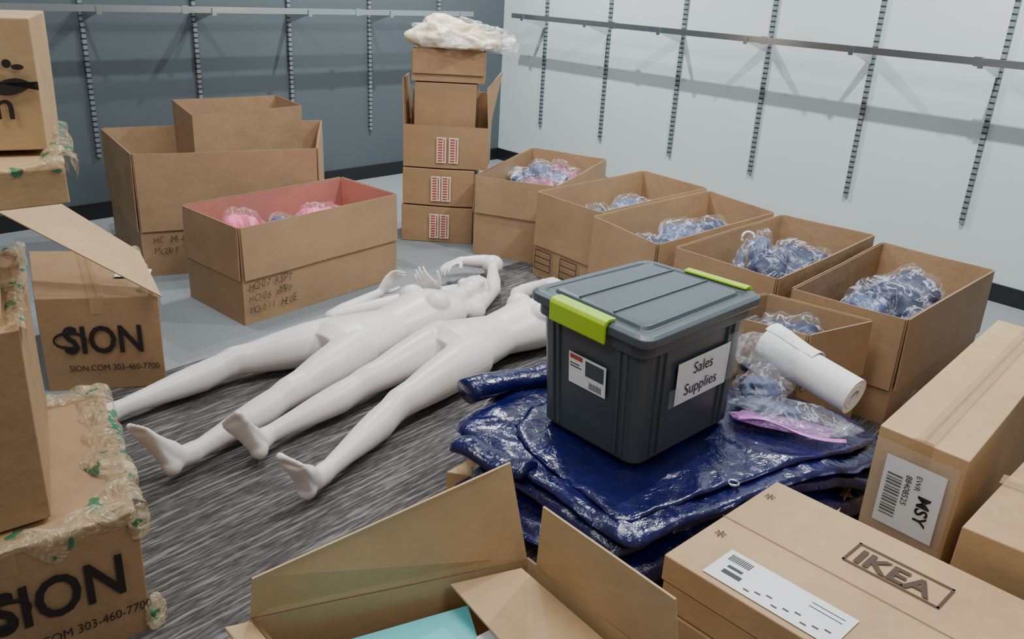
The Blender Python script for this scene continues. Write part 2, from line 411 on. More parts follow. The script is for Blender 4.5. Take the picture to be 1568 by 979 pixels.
fill(R6q,.26,[(.06,.0,(.13,.12,.13),NAVY,FILM),(-.08,.0,(.12,.11,.11),NAVY,FILM)],rb[5])
B=MB(); pts=[(V((1.03,3.61,.36)),.006,.006),(V((1.03,3.60,.46)),.006,.006)]
for k in range(16):
    a=math.radians(-60+k*18); pts.append((V((1.02,3.60,.50))+V((math.cos(a)*.028,math.sin(a)*.01,math.sin(a)*.028)),.006,.006))
tubeM(B,pts,8); B.obj('clothes_hanger_hook',[WHITE],rb[3],True)
lump('loose_poly_bag',(1.60,2.90,.05),(.07,.09,.07),FILM,None,.35,1.8,3,0,4,flat=-.4)
# ---------------------------------------------------------------- middle: support cartons, tarp, tote
UA=[(-.17,2.13),(.26,2.05),(.78,2.36),(.2,2.60)]
closed_box('flat_cardboard_carton',UA,0,.15,CB2,seam=1)
UB=[(.56,1.95),(.93,1.99),(1.10,2.27),(.86,2.36)]
closed_box('flat_cardboard_carton',UB,0,.15,CB2,seam=0)
def pad(outline,z,thick,seed,support_c,support_r,droop,parent,wr=.012,name='folded_layer',N=200,M=46,calm=None,rnd=.45):
    n=len(outline); pts=[]
    for i in range(N):
        t=i/N*n; k=int(t); f=t-k
        P=[V(outline[(k+j-1)%n]) for j in range(4)]
        cm=.5*((2*P[1])+(P[2]-P[0])*f+(2*P[0]-5*P[1]+4*P[2]-P[3])*f*f+(3*P[1]-P[0]-3*P[2]+P[3])*f**3)
        ln=P[1].lerp(P[2],f); q=cm*rnd+ln*(1-rnd)
        pts.append(q+V((noise.noise(V((q.x*6,q.y*6,seed))),noise.noise(V((q.y*6,q.x*6,seed+5)))))*.018+V((noise.noise(V((q.x*19,q.y*19,seed))),noise.noise(V((q.y*19,q.x*19,seed+5)))))*.004)
    c=sum(pts,V((0,0)))/N
    def h(x,y,top):
        d=max(0,(V((x,y))-support_c).length-support_r)
        k=1.0
        if calm is not None: k=min(1,max(0,((V((x,y))-calm).length-.20)/.12))
        nv=noise.noise_vector(V((x*3,y*3,seed)))*.10
        a=(x+nv.x)*.72+(y+nv.y)*.69; b=-(x+nv.x)*.69+(y+nv.y)*.72
        w=noise.noise(V((a*2.5,b*8,seed)))*wr+noise.noise(V((a*9,b*6,seed*1.7)))*wr*.45
        w+=max(0,1-abs(noise.noise(V((a*3,b*5,seed*2)))*7))*wr*.8+max(0,1-abs(noise.noise(V((b*3,a*5,seed*3)))*9))*wr*.5
        return z-droop*min(1,(d*3.0)**1.3)+(w*(1 if top else .4))*k
    vs=[];fs=[]
    for s in (1,0):
        for r in range(M+1):
            t=r/M
            for p in pts:
                q=c+(p-c)*t; zz=h(q.x,q.y,s)
                ed=max(0,(t-.93)/.07); prof=math.sqrt(max(0,1-ed*ed))
                zz+= (thick/2*prof if s else -thick/2*prof)
                vs.append((q.x,q.y,max(zz,.006)))
    K=(M+1)*N
    for s in (0,1):
        for r in range(M):
            for i in range(N):
                a=s*K+r*N+i; b=s*K+r*N+(i+1)%N; fs.append((a,b,b+N,a+N) if s else (b,a,a+N,b+N))
    for i in range(N):
        a=M*N+i; b=M*N+(i+1)%N; fs.append((a,b,b+K,a+K))
    return mk(name,vs,fs,TARP,parent,True)
tp=empty('folded_blue_tarp',(.4,2.2,.25)); sc_=V((.45,2.25)); calm=V((.39,2.27))
pad([(-.16,2.20),(-.11,2.02),(.06,1.88),(.30,1.68),(.52,1.77),(.80,1.94),(1.05,2.10),(1.28,2.40),(1.22,2.55),(.8,2.58),(.4,2.62),(.05,2.60)],.180,.05,1,sc_,.40,.15,tp,.012)
pad([(-.12,2.22),(-.02,2.03),(.28,1.72),(.48,1.81),(.80,2.00),(1.08,2.15),(1.34,2.46),(1.24,2.60),(.8,2.60),(.4,2.62),(.05,2.57)],.222,.035,2,sc_,.46,.13,tp,.010)
pad([(-.15,2.27),(-.03,2.07),(.26,1.74),(.33,1.70),(.49,1.80),(.78,1.99),(1.04,2.14),(1.29,2.41),(1.18,2.56),(.8,2.56),(.4,2.60),(.05,2.57)],.254,.022,3,sc_,.48,.11,tp,.009,calm=calm)
pad([(.02,2.20),(.28,1.76),(.37,1.78),(.50,1.87),(.80,2.06),(1.02,2.18),(1.20,2.40),(1.08,2.50),(.7,2.54),(.3,2.56)],.272,.014,6,sc_,.50,.10,tp,.008,calm=calm)
B=MB(); st=[]
for k in range(25):
    t=k/24; x=-.13+.32*t; y=2.38+.21*t+.01*math.sin(t*5); st.append((V((x,y,.290+.006*math.sin(t*9))),.05+.004*math.sin(t*9),.040-.010*t))
tubeM(B,st,28)
st=[(V((-.13+.2*t,2.12-.14*t,.252+.008*math.sin(t*8))),.045,.024) for t in [k/20 for k in range(21)]]
tubeM(B,st,24); o=B.obj('rolled_edge',[TARP],tp,True)
for v in o.data.vertices: v.co+=noise.noise_vector((v.co+o.location)*14)*.007
for gx,gy,gz in ((.305,1.785,.262),(.62,1.955,.276)):
    B=MB(); pts=[(V((gx+.014*math.cos(a),gy+.014*math.sin(a),gz)),.004,.004) for a in [k*math.pi/8 for k in range(17)]]
    tubeM(B,pts,8,cap=False); B.obj('grommet',[CHROME],tp,True)
# tote
def rr(q,r,z,n=5):
    out=[]; q=[V(p) for p in q]
    for i in range(4):
        p=q[i]; a=(q[i-1]-p).normalized(); b=(q[(i+1)%4]-p).normalized()
        P0=p+a*r; P1=p+b*r
        for k in range(n+1):
            t=k/n; x=P0*(1-t)**2+p*2*t*(1-t)+P1*t*t; out.append(V((x.x,x.y,z)))
    return out
def loft(B,rings,mi=0,cap0=True,cap1=True):
    n=len(rings[0]); vs=[x for r in rings for x in r]; fs=[]
    for i in range(len(rings)-1):
        for k in range(n): fs.append((i*n+k,i*n+(k+1)%n,(i+1)*n+(k+1)%n,(i+1)*n+k))
    if cap0: fs.append(tuple(range(n))[::-1])
    if cap1: fs.append(tuple((len(rings)-1)*n+k for k in range(n)))
    B.add(vs,fs,mi)
LQ=[(.342,1.934),(.744,2.347),(.427,2.639),(.039,2.288)]
BQ=[(.352,1.975),(.680,2.30),(.43,2.545),(.105,2.240)]
zb=.286
def lq(t): return [V(BQ[i]).lerp(V(inset(LQ,.03)[i]),t) for i in range(4)]
B=MB()
rings=[rr(inset(lq(0),.01),.04,zb),rr(lq(0),.04,zb+.012)]
for t in (.25,.5,.75,.9): rings.append(rr(lq(t),.045,zb+.012+t*.32))
rings+=[rr(lq(.9),.045,.61),rr(inset(lq(1),-.012),.045,.613),rr(inset(lq(1),-.012),.045,.655)]
loft(B,rings,0)
for i in range(4):
    for f in (.14,.20,.80,.86):
        a0=lq(0)[i].lerp(lq(0)[(i+1)%4],f); a1=lq(.9)[i].lerp(lq(.9)[(i+1)%4],f)
        e=(lq(0)[(i+1)%4]-lq(0)[i]).normalized(); n=V((e.y,-e.x)); n= n if n.dot(a0-cen(lq(0)))>0 else -n
        E=V((e.x,e.y,0))*.006; Nn=V((n.x,n.y,0))*.006
        b=V((a0.x,a0.y,zb+.02)); tt=V((a1.x,a1.y,.61))
        B.hexa([b-E-Nn,b+E-Nn,b+E*.6+Nn,b-E*.6+Nn],[tt-E-Nn,tt+E-Nn,tt+E*.6+Nn,tt-E*.6+Nn])
tote=B.obj('storage_tote',[TOTE])
bv=tote.modifiers.new('b','BEVEL'); bv.width=.003; bv.segments=2; bv.limit_method='ANGLE'
B=MB()
loft(B,[rr(inset(LQ,.004),.04,.650),rr(LQ,.045,.655),rr(LQ,.045,.676),rr(inset(LQ,.012),.04,.684),rr(inset(LQ,.028),.035,.684),rr(inset(LQ,.034),.035,.677),rr(inset(LQ,.05),.03,.677),rr(inset(LQ,.056),.03,.688),rr(inset(LQ,.07),.03,.690)])
l=[V(p) for p in inset(LQ,.06)]
for f in (.33,.72):
    a=l[0].lerp(l[3],f); b=l[1].lerp(l[2],f); e=(b-a).normalized(); p=V((-e.y,e.x))*.004
    B.hexa([V((x.x,x.y,.686)) for x in (a-p,b-p,b+p,a+p)],[V((x.x,x.y,.695)) for x in (a-p*.6,b-p*.6,b+p*.6,a+p*.6)])
lid=B.obj('lid',[LID],tote); bv=lid.modifiers.new('b','BEVEL'); bv.width=.002; bv.segments=2; bv.limit_method='ANGLE'
def latch(i,j,f0,f1):
    a=V(LQ[i]).lerp(V(LQ[j]),f0); b=V(LQ[i]).lerp(V(LQ[j]),f1); e=(b-a).normalized(); n=V((e.y,-e.x)); n=n if n.dot(a-cen(LQ))>0 else -n
    prof=[(-.030,.686),(-.030,.693),(-.005,.695),(.008,.690),(.014,.680),(.012,.628),(.006,.623),(.003,.631),(.004,.672),(-.004,.684)]
    vs=[]
    for P in (a,a.lerp(b,.04),b.lerp(a,.04),b):
        for o,z in prof: vs.append((P.x+n.x*o,P.y+n.y*o,z))
    m=len(prof); fs=[]
    for s in range(3):
        for k in range(m): fs.append((s*m+k,s*m+(k+1)%m,(s+1)*m+(k+1)%m,(s+1)*m+k))
    fs+=[tuple(range(m)),tuple(3*m+k for k in range(m))]
    o=mk('latch',vs,fs,LIME,tote); bv=o.modifiers.new('b','BEVEL'); bv.width=.002; bv.segments=2
latch(0,3,.30,.76); latch(1,2,.12,.62)
def tote_face(i,j,u,z,off):
    t=(z-zb-.012)/.32; A=lq(t)[i].lerp(lq(t)[j],u); e=(lq(t)[j]-lq(t)[i]).normalized(); n=V((e.y,-e.x)); n=n if n.dot(A-cen(LQ))>0 else -n
    return V((A.x+n.x*off,A.y+n.y*off,z))
def tface_quad(i,j,u0,u1,z0,z1,off,mat,nm):
    return mk(nm,[tote_face(i,j,u0,z0,off),tote_face(i,j,u1,z0,off),tote_face(i,j,u1,z1,off),tote_face(i,j,u0,z1,off)],[(0,1,2,3)],mat,tote)
tface_quad(0,1,.30,.82,.435,.56,.010,WHITE,'paper_sign')
tface_quad(0,1,.24,.34,.435,.49,.011,TAPEC,'tape'); tface_quad(0,1,.78,.94,.44,.585,.011,TAPEC,'tape')
p=tote_face(0,1,.45,.512,.012); q_=tote_face(0,1,.8,.512,.012); text("Sales",p,q_-p,(0,0,1),.050,BARK,tote)
p=tote_face(0,1,.38,.456,.012); q_=tote_face(0,1,.8,.456,.012); text("Supplies",p,q_-p,(0,0,1),.050,BARK,tote)
tface_quad(3,0,.33,.70,.455,.545,.009,WHITE,'product_sticker')
tface_quad(3,0,.50,.68,.494,.538,.010,TOTE,'sticker_picture'); tface_quad(3,0,.345,.47,.528,.541,.010,RED,'sticker_mark'); tface_quad(3,0,.345,.46,.505,.508,.010,BARK,'print'); tface_quad(3,0,.345,.44,.513,.516,.010,BARK,'print')
for k in range(9): tface_quad(3,0,.54+k*.014,.546+k*.014,.461,.480,.010,BARK,'barcode')
# zip bag and paper roll
e=empty('clear_zip_bag',(.86,2.30,.33))
lump('bag_film',(.87,2.29,.317),(.17,.085,.032),FILMC,e,.35,1.6,21,-.5,5,fold=1.4)
lump('bag_contents',(.80,2.33,.314),(.10,.05,.026),GREYC,e,.35,1.8,22,-.4,4)
lump('tinted_bag_edge',(.83,2.245,.310),(.15,.034,.016),FILMV,e,.3,1.6,23,-.32,5)
lump('bag_side',(.80,2.40,.345),(.08,.08,.065),FILMC,e,.4,1.6,25,.2,5,fold=1.5)
lump('bag_side_contents',(.80,2.42,.335),(.06,.06,.04),GREYC,e,.4,1.6,26,.2,4)
B=MB()
pts=[(V((.69+.29*t,2.252-.095*t+.02*math.sin(t*5),.316+.008*math.sin(t*7))),.012,.003) for t in [k/16 for k in range(17)]]
tubeM(B,pts,10); B.obj('zip_strip',[PURP],e,True)
B=MB(); a=V((.850,2.60,.418)); b=V((1.07,2.35,.362)); d=(b-a).normalized(); sd=d.cross(V((0,0,1))).normalized(); uu=sd.cross(d)
n=40
def ring(c,r): return [c+sd*math.cos(2*math.pi*k/n)*r+uu*math.sin(2*math.pi*k/n)*r for k in range(n)]
R_=[ring(a,.02),ring(a,.060),ring(b,.060),ring(b-d*.003,.044),ring(b,.042),ring(b-d*.002,.026),ring(b,.023),ring(b-d*.1,.021)]
loft(B,R_,0); roll=B.obj('paper_towel_roll',[PAPER],None,False)
core=MB(); vs=ring(b-d*.012,.0215); core.add(vs,[tuple(range(n))]); core.obj('core',[CBE],roll)
vs=[];fs=[];N=14;M=8
for i in range(N+1):
    for j in range(M+1):
        t=i/N; u=j/M; P=a.lerp(b,u*.55-.02); ang=math.radians(70+150*t)
        rad=.062+.05*t*(1-u*.6); x=P+sd*math.cos(ang)*rad+uu*math.sin(ang)*rad
        vs.append(x+noise.noise_vector(x*20)*.006)
for i in range(N):
    for j in range(M): k=i*(M+1)+j; fs.append((k,k+1,k+M+2,k+M+1))
mk('loose_sheet',vs,fs,PAPER,roll,True)
lump('wrapper_film',(.86,2.54,.40),(.12,.09,.08),FILMC,roll,.3,1.6,30,-.86,5,fold=1.2,flat=-.9)
# ---------------------------------------------------------------- right: long carton, small carton, flat-pack stack
MSq=[(.975,1.951),(1.125,1.785),(1.86,2.62),(1.71,2.79)]
ms=closed_box('long_cardboard_carton',MSq,0,.48,CB2,seam=1)
p,e_,n,L=on_side(MSq,0,0,.48,.16,.45,.010)
decal('shipping_label',p,e_,(0,0,1),.155,.20,WHITE,ms)
for k in range(14): decal('barcode',p+n*.001+e_*.012+V((0,0,.03+k*.009)),e_,(0,0,1),.04,.005 if k%3 else .003,BARK,ms)
text("MSY",p+n*.002+e_*.100+V((0,0,.125)),(0,0,-1),e_,.046,BARK,ms,bold=.001); text("88408525",p+n*.002+e_*.060+V((0,0,.165)),(0,0,-1),e_,.022,BARK,ms); text("EWR",p+n*.002+e_*.085+V((0,0,.175)),(0,0,-1),e_,.02,BARK,ms)
p,e_,n,L=on_side(MSq,0,0,.48,.02,.40,.012); decal('clear_tape',p,e_,(0,0,1),.21,.26,TAPEC,ms)
M5q=[(1.03,1.60),(1.46,1.23),(1.88,1.64),(1.43,2.00)]
closed_box('plain_cardboard_carton',M5q,0,.42,CB2,seam=0)
IK=[(.36,1.534),(.99,.894),(1.34,1.215),(.70,1.863)]
ik=empty('flat_pack_stack',(.85,1.38,.17))
z=0
for k in range(5):
    q=inset(IK,random.uniform(0,.006)); h=.068
    B=MB(); B.hexa(q3(q,z+.002),q3(q,z+h)); o=B.obj('flat_carton',[CB2],ik); bv=o.modifiers.new('b','BEVEL'); bv.width=.003; bv.segments=2
    z+=.07
zt=.350
A,Bp,Cp,D=[V((p[0],p[1],zt)) for p in IK]
exf=(Bp-A).normalized(); eyf=(D-A).normalized()
def fq(nm,u0,v0,u1,v1,mat,dz=0,par=ik):
    P=lambda u,v: A+(Bp-A)*u+(D-A)*v+V((0,0,dz))
    return mk(nm,[P(u0,v0),P(u1,v0),P(u1,v1),P(u0,v1)],[(0,1,2,3)],mat,par)
fq('lid_seam',.0,.485,1,.49,CBE); fq('address_label',.10,.04,.43,.28,WHITE,.0005)
for k in range(12): fq('barcode',.115+k*.005,.20,.118+k*.005,.25,BARK,.001)
for k in range(9): fq('print',.20+k*.024,.07+.02*(k%3),.215+k*.024,.08+.02*(k%3),BARK,.001)
fq('print',.13,.10,.18,.13,BARK,.001); fq('print',.13,.15,.17,.17,BARK,.001); fq('print',.33,.2,.41,.205,BARK,.001); fq('print',.33,.23,.41,.235,BARK,.001)
u0,u1,v0,v1=.295,.53,.625,.815
for a in ((u0,v0,u1,v0+.012),(u0,v1-.012,u1,v1),(u0,v0,u0+.006,v1),(u1-.006,v0,u1,v1)): fq('logo_frame',*a,PEN,.001)
P=A+(Bp-A)*.313+(D-A)*.655+V((0,0,.001)); text("IKEA",P,exf,eyf,.078,PEN,ik,bold=.0025,sx=1.02)
P=A+(Bp-A)*.03+(D-A)*.28+V((0,0,.001)); text("*",P,exf,eyf,.06,PEN,ik); P=A+(Bp-A)*.02+(D-A)*.76+V((0,0,.001)); text("*",P,exf,eyf,.06,PEN,ik)
# ---------------------------------------------------------------- foreground open carton
OQ=[(-.475,1.29),(-.165,.96),(.345,1.20),(.065,1.52)]
ob=open_box('open_flap_carton',OQ,0,.33,CB2,flaps=(1,),fr=.4)
B=MB()
def panel(a,b,c,d,t=.005):
    a,b,c,d=map(V,(a,b,c,d)); n=(b-a).cross(d-a).normalized()*t; B.hexa([a,b,c,d],[a+n,b+n,c+n,d+n])
panel((-.475,1.29,.33),(.06,1.52,.33),(.012,1.55,.552),(-.462,1.28,.435))
panel((.085,1.495,.33),(.345,1.205,.33),(.322,1.22,.49),(.088,1.47,.50))
panel((-.098,1.425,.325),(.05,1.49,.325),(.222,1.31,.30),(.07,1.22,.30))
panel((-.47,1.28,.33),(-.17,.965,.33),(-.20,.93,.30),(-.51,1.25,.34))
B.obj('flaps',[CB2],ob)
mk('teal_sheet',[(-.42,1.24,.272),(-.17,1.01,.272),(.02,1.14,.272),(-.06,1.425,.272)],[(0,1,2,3)],TEAL,ob)
mk('white_sheet',[(-.10,1.05,.278),(.15,1.16,.278),(.05,1.40,.278),(-.035,1.33,.278)],[(0,1,2,3)],WHITE,ob)
# ---------------------------------------------------------------- left stacks
L2q=[(-1.70,2.77),(-1.30,2.865),(-1.60,3.37),(-2.0,3.28)]
l2=closed_box('printed_cardboard_box',L2q,0,.365,CB3,seam=1)
def logo(q,i,z0,z1,par,u=.12,sz=.16,v=.42):
    p,e,n,L=on_side(q,i,z0,z1,u,v,.011); text("SION",p,e,(0,0,1),sz,INK,par,bold=.003,sx=.8)
    p2=p+e*(sz*.30)+n*.0005
    B=MB(); pts=[]
    for k in range(28):
        a=math.radians(-30+k*12); r=sz*.36; pts.append((p2+e*(math.cos(a)*r*1.0-.02)+V((0,0,sz*.34+math.sin(a)*r*.55)),.003+.003*abs(math.sin(a)),.0006))
    tubeM(B,pts,6,up=n); B.obj('logo_swash',[INK],par)
    p,e,n,L=on_side(q,i,z0,z1,u+.02,v-.2,.011); text("SION.COM 303-460-7700",p,e,(0,0,1),.034,INK,par,sx=.85)
logo(L2q,0,0,.365,l2,.18,.15)
decal('address_label',(-1.53,3.02,.373),(.95,.2,0),(-.3,.9,0),.13,.09,WHITE,l2)
B=MB(); panel((-1.27,2.83,.375),(-1.40,2.98,.49),(-1.95,3.08,.77),(-1.85,2.86,.66)); B.obj('open_flap',[CB2],l2)
L4q=[(-1.25,1.25),(-.83,1.60),(-1.18,2.17),(-1.58,1.84)]
l4=closed_box('printed_cardboard_box',L4q,0,.34,CB3,seam=1)
logo(L4q,0,0,.34,l4,.42,.15)
L3q=[(-1.27,1.29),(-.99,1.54),(-1.27,2.05),(-1.55,1.80)]
l3=closed_box('taped_cardboard_carton',L3q,.352,.80,CB3)
L3b=[(-1.27,1.31),(-1.03,1.55),(-1.28,1.98),(-1.53,1.8)]
l3b=closed_box('taped_cardboard_carton',L3b,.812,1.0,CB2)
L1q=[(-1.30,1.45),(-.955,1.74),(-1.18,2.15),(-1.5,1.95)]
l1=closed_box('taped_cardboard_carton',L1q,1.012,1.09,CB2)
L0q=[(-1.36,1.70),(-1.04,1.84),(-1.16,2.12),(-1.48,2.0)]
l0=closed_box('logo_cardboard_box',L0q,1.104,1.378,CB2,tape=False)
p,e_,n,L=on_side(L0q,0,1.104,1.378,.74,.25,.010); text("n",p,e_,(0,0,1),.085,INK,l0,bold=.001)
def poly(nm,cx,cz,pts,par):
    p,e_,n,L=on_side(L0q,0,1.104,1.378,cx,cz,.012); mk(nm,[p+e_*x+V((0,0,y)) for x,y in pts],[tuple(range(len(pts)))],INK,par)
for (u,v,rx,rz) in ((.785,.63,.010,.010),(.85,.665,.009,.009),(.905,.64,.012,.006)):
    poly('logo_dot',u,v,[(math.cos(a)*rx,math.sin(a)*rz) for a in [k*math.pi/8 for k in range(16)]],l0)
lf=[]
for k in range(13): a=k/12; lf.append((-.045+.10*a,.002+.030*math.sin(math.pi*a)**.8*(.5+a*.6)))
for k in range(13): a=1-k/12; lf.append((-.045+.10*a,.000-.018*math.sin(math.pi*a)+(.02*a)))
poly('logo_leaf',.845,.46,lf,l0)
def wrap(a,b,c2,wt,ws,par,seed,amp=.010,lift=.010):
    a=V(a); b=V(b); e=(b-a); L=e.length; e.normalize(); n=V((e.y,-e.x,0)).normalized()
    if n.dot(V((c2[0],c2[1],a.z))-a)>0: n=-n
    NU=max(24,int(L/.006)); NV=22; vs=[];fs=[]
    for i in range(NU+1):
        t=i/NU; base=a.lerp(b,t)
        kw=.8+.7*noise.noise(V((t*L*10,seed,0))); ks=.7+.9*noise.noise(V((t*L*12,seed,5)))
        for j in range(NV+1):
            s=j/NV*2-1
            if s<0: p=base+n*(s*wt*kw)+V((0,0,lift*(1+s)**.5))
            else: p=base+n*(lift*math.sin(min(1,s*3)*math.pi/2))+V((0,0,lift-s*ws*max(.3,ks)))
            q=p*20+V((seed*3,0,0)); vd=noise.voronoi(q+noise.noise_vector(q*.5)*.6)[0]
            k=1-abs(s)*.4
            p+=noise.noise_vector(q*.7)*amp*k+(n*(.5 if s>0 else 0)+V((0,0,1 if s<0 else .2)))*(vd[1]-vd[0])*amp*1.2*k
            vs.append(p)
    for i in range(NU):
        for j in range(NV): k=i*(NV+1)+j; fs.append((k,k+1,k+NV+2,k+NV+1))
    return mk('tape_bundle',vs,fs,FILMG,par,True)
def z_(q,i,z): return (q[i][0],q[i][1],z)
def wr_(q,i,j,z,par,seed,wt=.055,ws=.06,**k): wrap(z_(q,i,z+.004),z_(q,j,z+.004),cen(q),wt,ws,par,seed,**k)
wr_(L4q,1,2,.34,l4,1,.085,.08,amp=.015,lift=.018); wr_(L4q,0,1,.34,l4,2,.06,.06,amp=.012); wr_(L4q,2,3,.34,l4,8,.07,.05,amp=.014,lift=.014)
wr_(L2q,1,2,.365,l2,4,.06,.06,amp=.013); wr_(L3q,1,2,.80,l3,6,.03,.05,amp=.012); wr_(L3b,1,2,1.0,l3b,5,.03,.05,amp=.012)
wr_(L1q,1,2,1.09,l1,7,.05,.07,amp=.017,lift=.018); wr_(L1q,0,1,1.09,l1,9,.03,.03)
lump('tape_tail',(-.815,1.60,.05),(.022,.03,.05),FILMG,l4,.4,1.8,11,0,4)
lump('tape_tail',(-.83,1.605,.30),(.022,.028,.05),FILMG,l4,.4,1.8,13,0,4)
# ---------------------------------------------------------------- mannequins
def hand(B,w,d,nrm,curl=.4,thumb=1,sc=1.0):
    w=V(w); d=V(d).normalized(); nrm=V(nrm); nrm=(nrm-d*nrm.dot(d)).normalized(); sd=d.cross(nrm)*thumb
    def st(p,wd,h): return (p,wd*sc,h*sc)
    tubeM(B,[st(w-d*.03,.024,.021),st(w,.026,.018),st(w+d*.03*sc,.036,.016),st(w+d*.07*sc,.042,.014),st(w+d*.092*sc,.038,.010)],16,up=nrm)
    for k,(o,L) in enumerate(((.031,.072),(.011,.082),(-.010,.077),(-.030,.060))):
        p=w+d*.082*sc+sd*o*sc; dirn=(d+sd*o*2.2).normalized(); pts=[(p-dirn*.012,.0095*sc,.0095*sc)]; a=curl*(.35+.12*k)
        for j,f in enumerate((.42,.32,.26)):
            dd=(dirn*math.cos(a)+nrm*math.sin(a)); p=p+dd*L*f*sc; pts.append((p.copy(),(.0090-.0011*j)*sc,(.0088-.001*j)*sc)); a+=curl*.8
        pts.append((p+dd*.006,.004,.004)); tubeM(B,pts,10,up=nrm)
    p=w+d*.02*sc+sd*.024*sc; dd=(d*.62+sd*.65+nrm*.25).normalized(); pts=[(p,.013*sc,.013*sc)]
    for f,r in ((.036,.0115),(.03,.010),(.024,.008)):
        p=p+dd*f*sc; pts.append((p.copy(),r*sc,r*sc)); dd=(dd+d*.35).normalized()
    tubeM(B,pts,10,up=nrm)
def foot(B,ank,heel,toe,sd):
    ank,heel,toe=map(V,(ank,heel,toe)); d=(toe-heel).normalized(); top=(ank-heel); top=(top-d*top.dot(d)).normalized()
    sd=(V(sd)-d*V(sd).dot(d)); sd=(sd-top*sd.dot(top)).normalized()
    ellM(B,heel+d*.02+top*.012,(.03,.034,.034),(sd,d,top))
    L=(toe-heel).length
    tubeM(B,[(ank,.033,.036),(ank.lerp(heel,.5)+d*.02,.032,.036),(heel+d*L*.3+top*.035,.031,.036),(heel+d*L*.5+top*.024,.036,.026),(heel+d*L*.7+top*.014,.043,.019),(heel+d*L*.84+top*.010,.044,.014)],18,up=top)
    tubeM(B,[(heel+d*.01+top*.01,.026,.026),(heel+d*L*.45+top*.008,.03,.014),(heel+d*L*.8+top*.008,.040,.013)],16,up=top)
    for k,(o,r,l) in enumerate(((-.031,.0135,.030),(-.012,.0095,.026),(.004,.009,.020),(.018,.0085,.013),(.031,.008,.006))):
        p=heel+d*(L*.82)+sd*o+top*.010
        tubeM(B,[(p-d*.01,r,r),(p+d*l*.7+top*.003,r,r*.9),(p+d*(l+.006),r*1.02,r*.95),(p+d*(l+.014),r*.5,r*.5)],10,up=top)
def body(name,pel,waist,chest,neck,headp,legs,arms,face):
    B=MB(); pel,waist,chest,neck,headp=map(V,(pel,waist,chest,neck,headp))
    d0=(waist-pel).normalized(); up=V((0,0,1))
    st=[(pel-d0*.10-up*.01,.125,.075),(pel-d0*.05,.16,.095),(pel+d0*.02,.168,.100),(pel.lerp(waist,.5),.145,.092),(waist,.118,.082),
        (waist.lerp(chest,.35),.128,.092),(waist.lerp(chest,.7),.142,.102),(chest,.152,.102),(chest.lerp(neck,.35),.160,.088),(chest.lerp(neck,.62),.135,.07),(chest.lerp(neck,.80),.08,.06),(neck,.05,.052),(neck.lerp(headp,.6),.047,.052),(headp,.05,.06)]
    tubeM(B,st,32)
    t=(neck-chest).normalized(); sd=up.cross(t).normalized()
    for s in (1,-1):
        ellM(B,chest-t*.03+sd*.07*s+up*.070,(.056,.060,.050),(sd,t,up))
        ellM(B,pel-d0*.02+sd*.08*s-up*.03,(.085,.10,.07),(sd,d0,up))
    hd=(headp-neck).normalized(); f=V(face); f=(f-hd*f.dot(hd)).normalized(); hs=hd.cross(f)
    ellM(B,headp+hd*.02-f*.01,(.074,.098,.090),(hs,hd,f)); ellM(B,headp-hd*.035+f*.015,(.055,.075,.068),(hs,hd,f))
    ellM(B,headp-hd*.092+f*.045,(.024,.020,.022),(hs,hd,f))
    tubeM(B,[(headp+hd*.018+f*.072,.007,.009),(headp-hd*.005+f*.084,.009,.011),(headp-hd*.022+f*.090,.014,.012),(headp-hd*.032+f*.076,.012,.008)],10,up=f)
    ellM(B,headp-hd*.052+f*.073,(.021,.005,.008),(hs,hd,f)); ellM(B,headp-hd*.062+f*.070,(.017,.006,.008),(hs,hd,f))
    for s in (1,-1):
        ellM(B,headp+hd*.012+hs*.031*s+f*.066,(.015,.009,.009),(hs,hd,f)); ellM(B,headp+hd*.030+hs*.030*s+f*.070,(.020,.005,.008),(hs,hd,f))
        ellM(B,headp-hd*.005+hs*.073*s-f*.008,(.009,.030,.018),(hs,hd,f))
    for hip,knee,ank,heel,toe,sdv in legs:
        hip,knee,ank=map(V,(hip,knee,ank)); L=lambda a,b,t:a.lerp(b,t)
        st=[(hip+(hip-knee).normalized()*.03,.075,.075),(hip,.092,.092),(L(hip,knee,.25),.088,.090),(L(hip,knee,.55),.074,.078),(L(hip,knee,.82),.058,.062),(knee+up*.004,.052,.058),
            (L(knee,ank,.12),.049,.052),(L(knee,ank,.30)-up*.006,.054,.056),(L(knee,ank,.5)-up*.003,.048,.049),(L(knee,ank,.75),.036,.037),(L(knee,ank,.93),.030,.032),(ank,.031,.034)]
        tubeM(B,st,24); foot(B,ank,heel,toe,sdv)
        ellM(B,knee+up*.028,(.034,.040,.036),(up.cross((knee-ank).normalized()),(knee-ank).normalized(),up))
    for sh,el,wr,hdir,hn,curl,thumb in arms:
        sh,el,wr=map(V,(sh,el,wr)); L=lambda a,b,t:a.lerp(b,t)
        ellM(B,sh,(.058,.058,.052))
        tubeM(B,[(sh,.048,.048),(L(sh,el,.3),.043,.045),(L(sh,el,.7),.038,.040),(el,.035,.036)],18)
        ellM(B,el,(.037,.037,.036))
        tubeM(B,[(el,.034,.036),(L(el,wr,.25),.039,.038),(L(el,wr,.6),.031,.031),(wr,.023,.022)],18)
        if hdir: hand(B,wr,hdir,hn,curl,thumb)
    for i,p in enumerate(B.v):
        if p.z<.004: B.v[i]=V((p.x,p.y,.004))
    o=B.obj(name,[MANN],None,True)
    rm=o.modifiers.new('r','REMESH'); rm.mode='VOXEL'; rm.voxel_size=.0046; rm.use_smooth_shade=True
    sm=o.modifiers.new('s','SMOOTH'); sm.factor=.5; sm.iterations=5
    return o
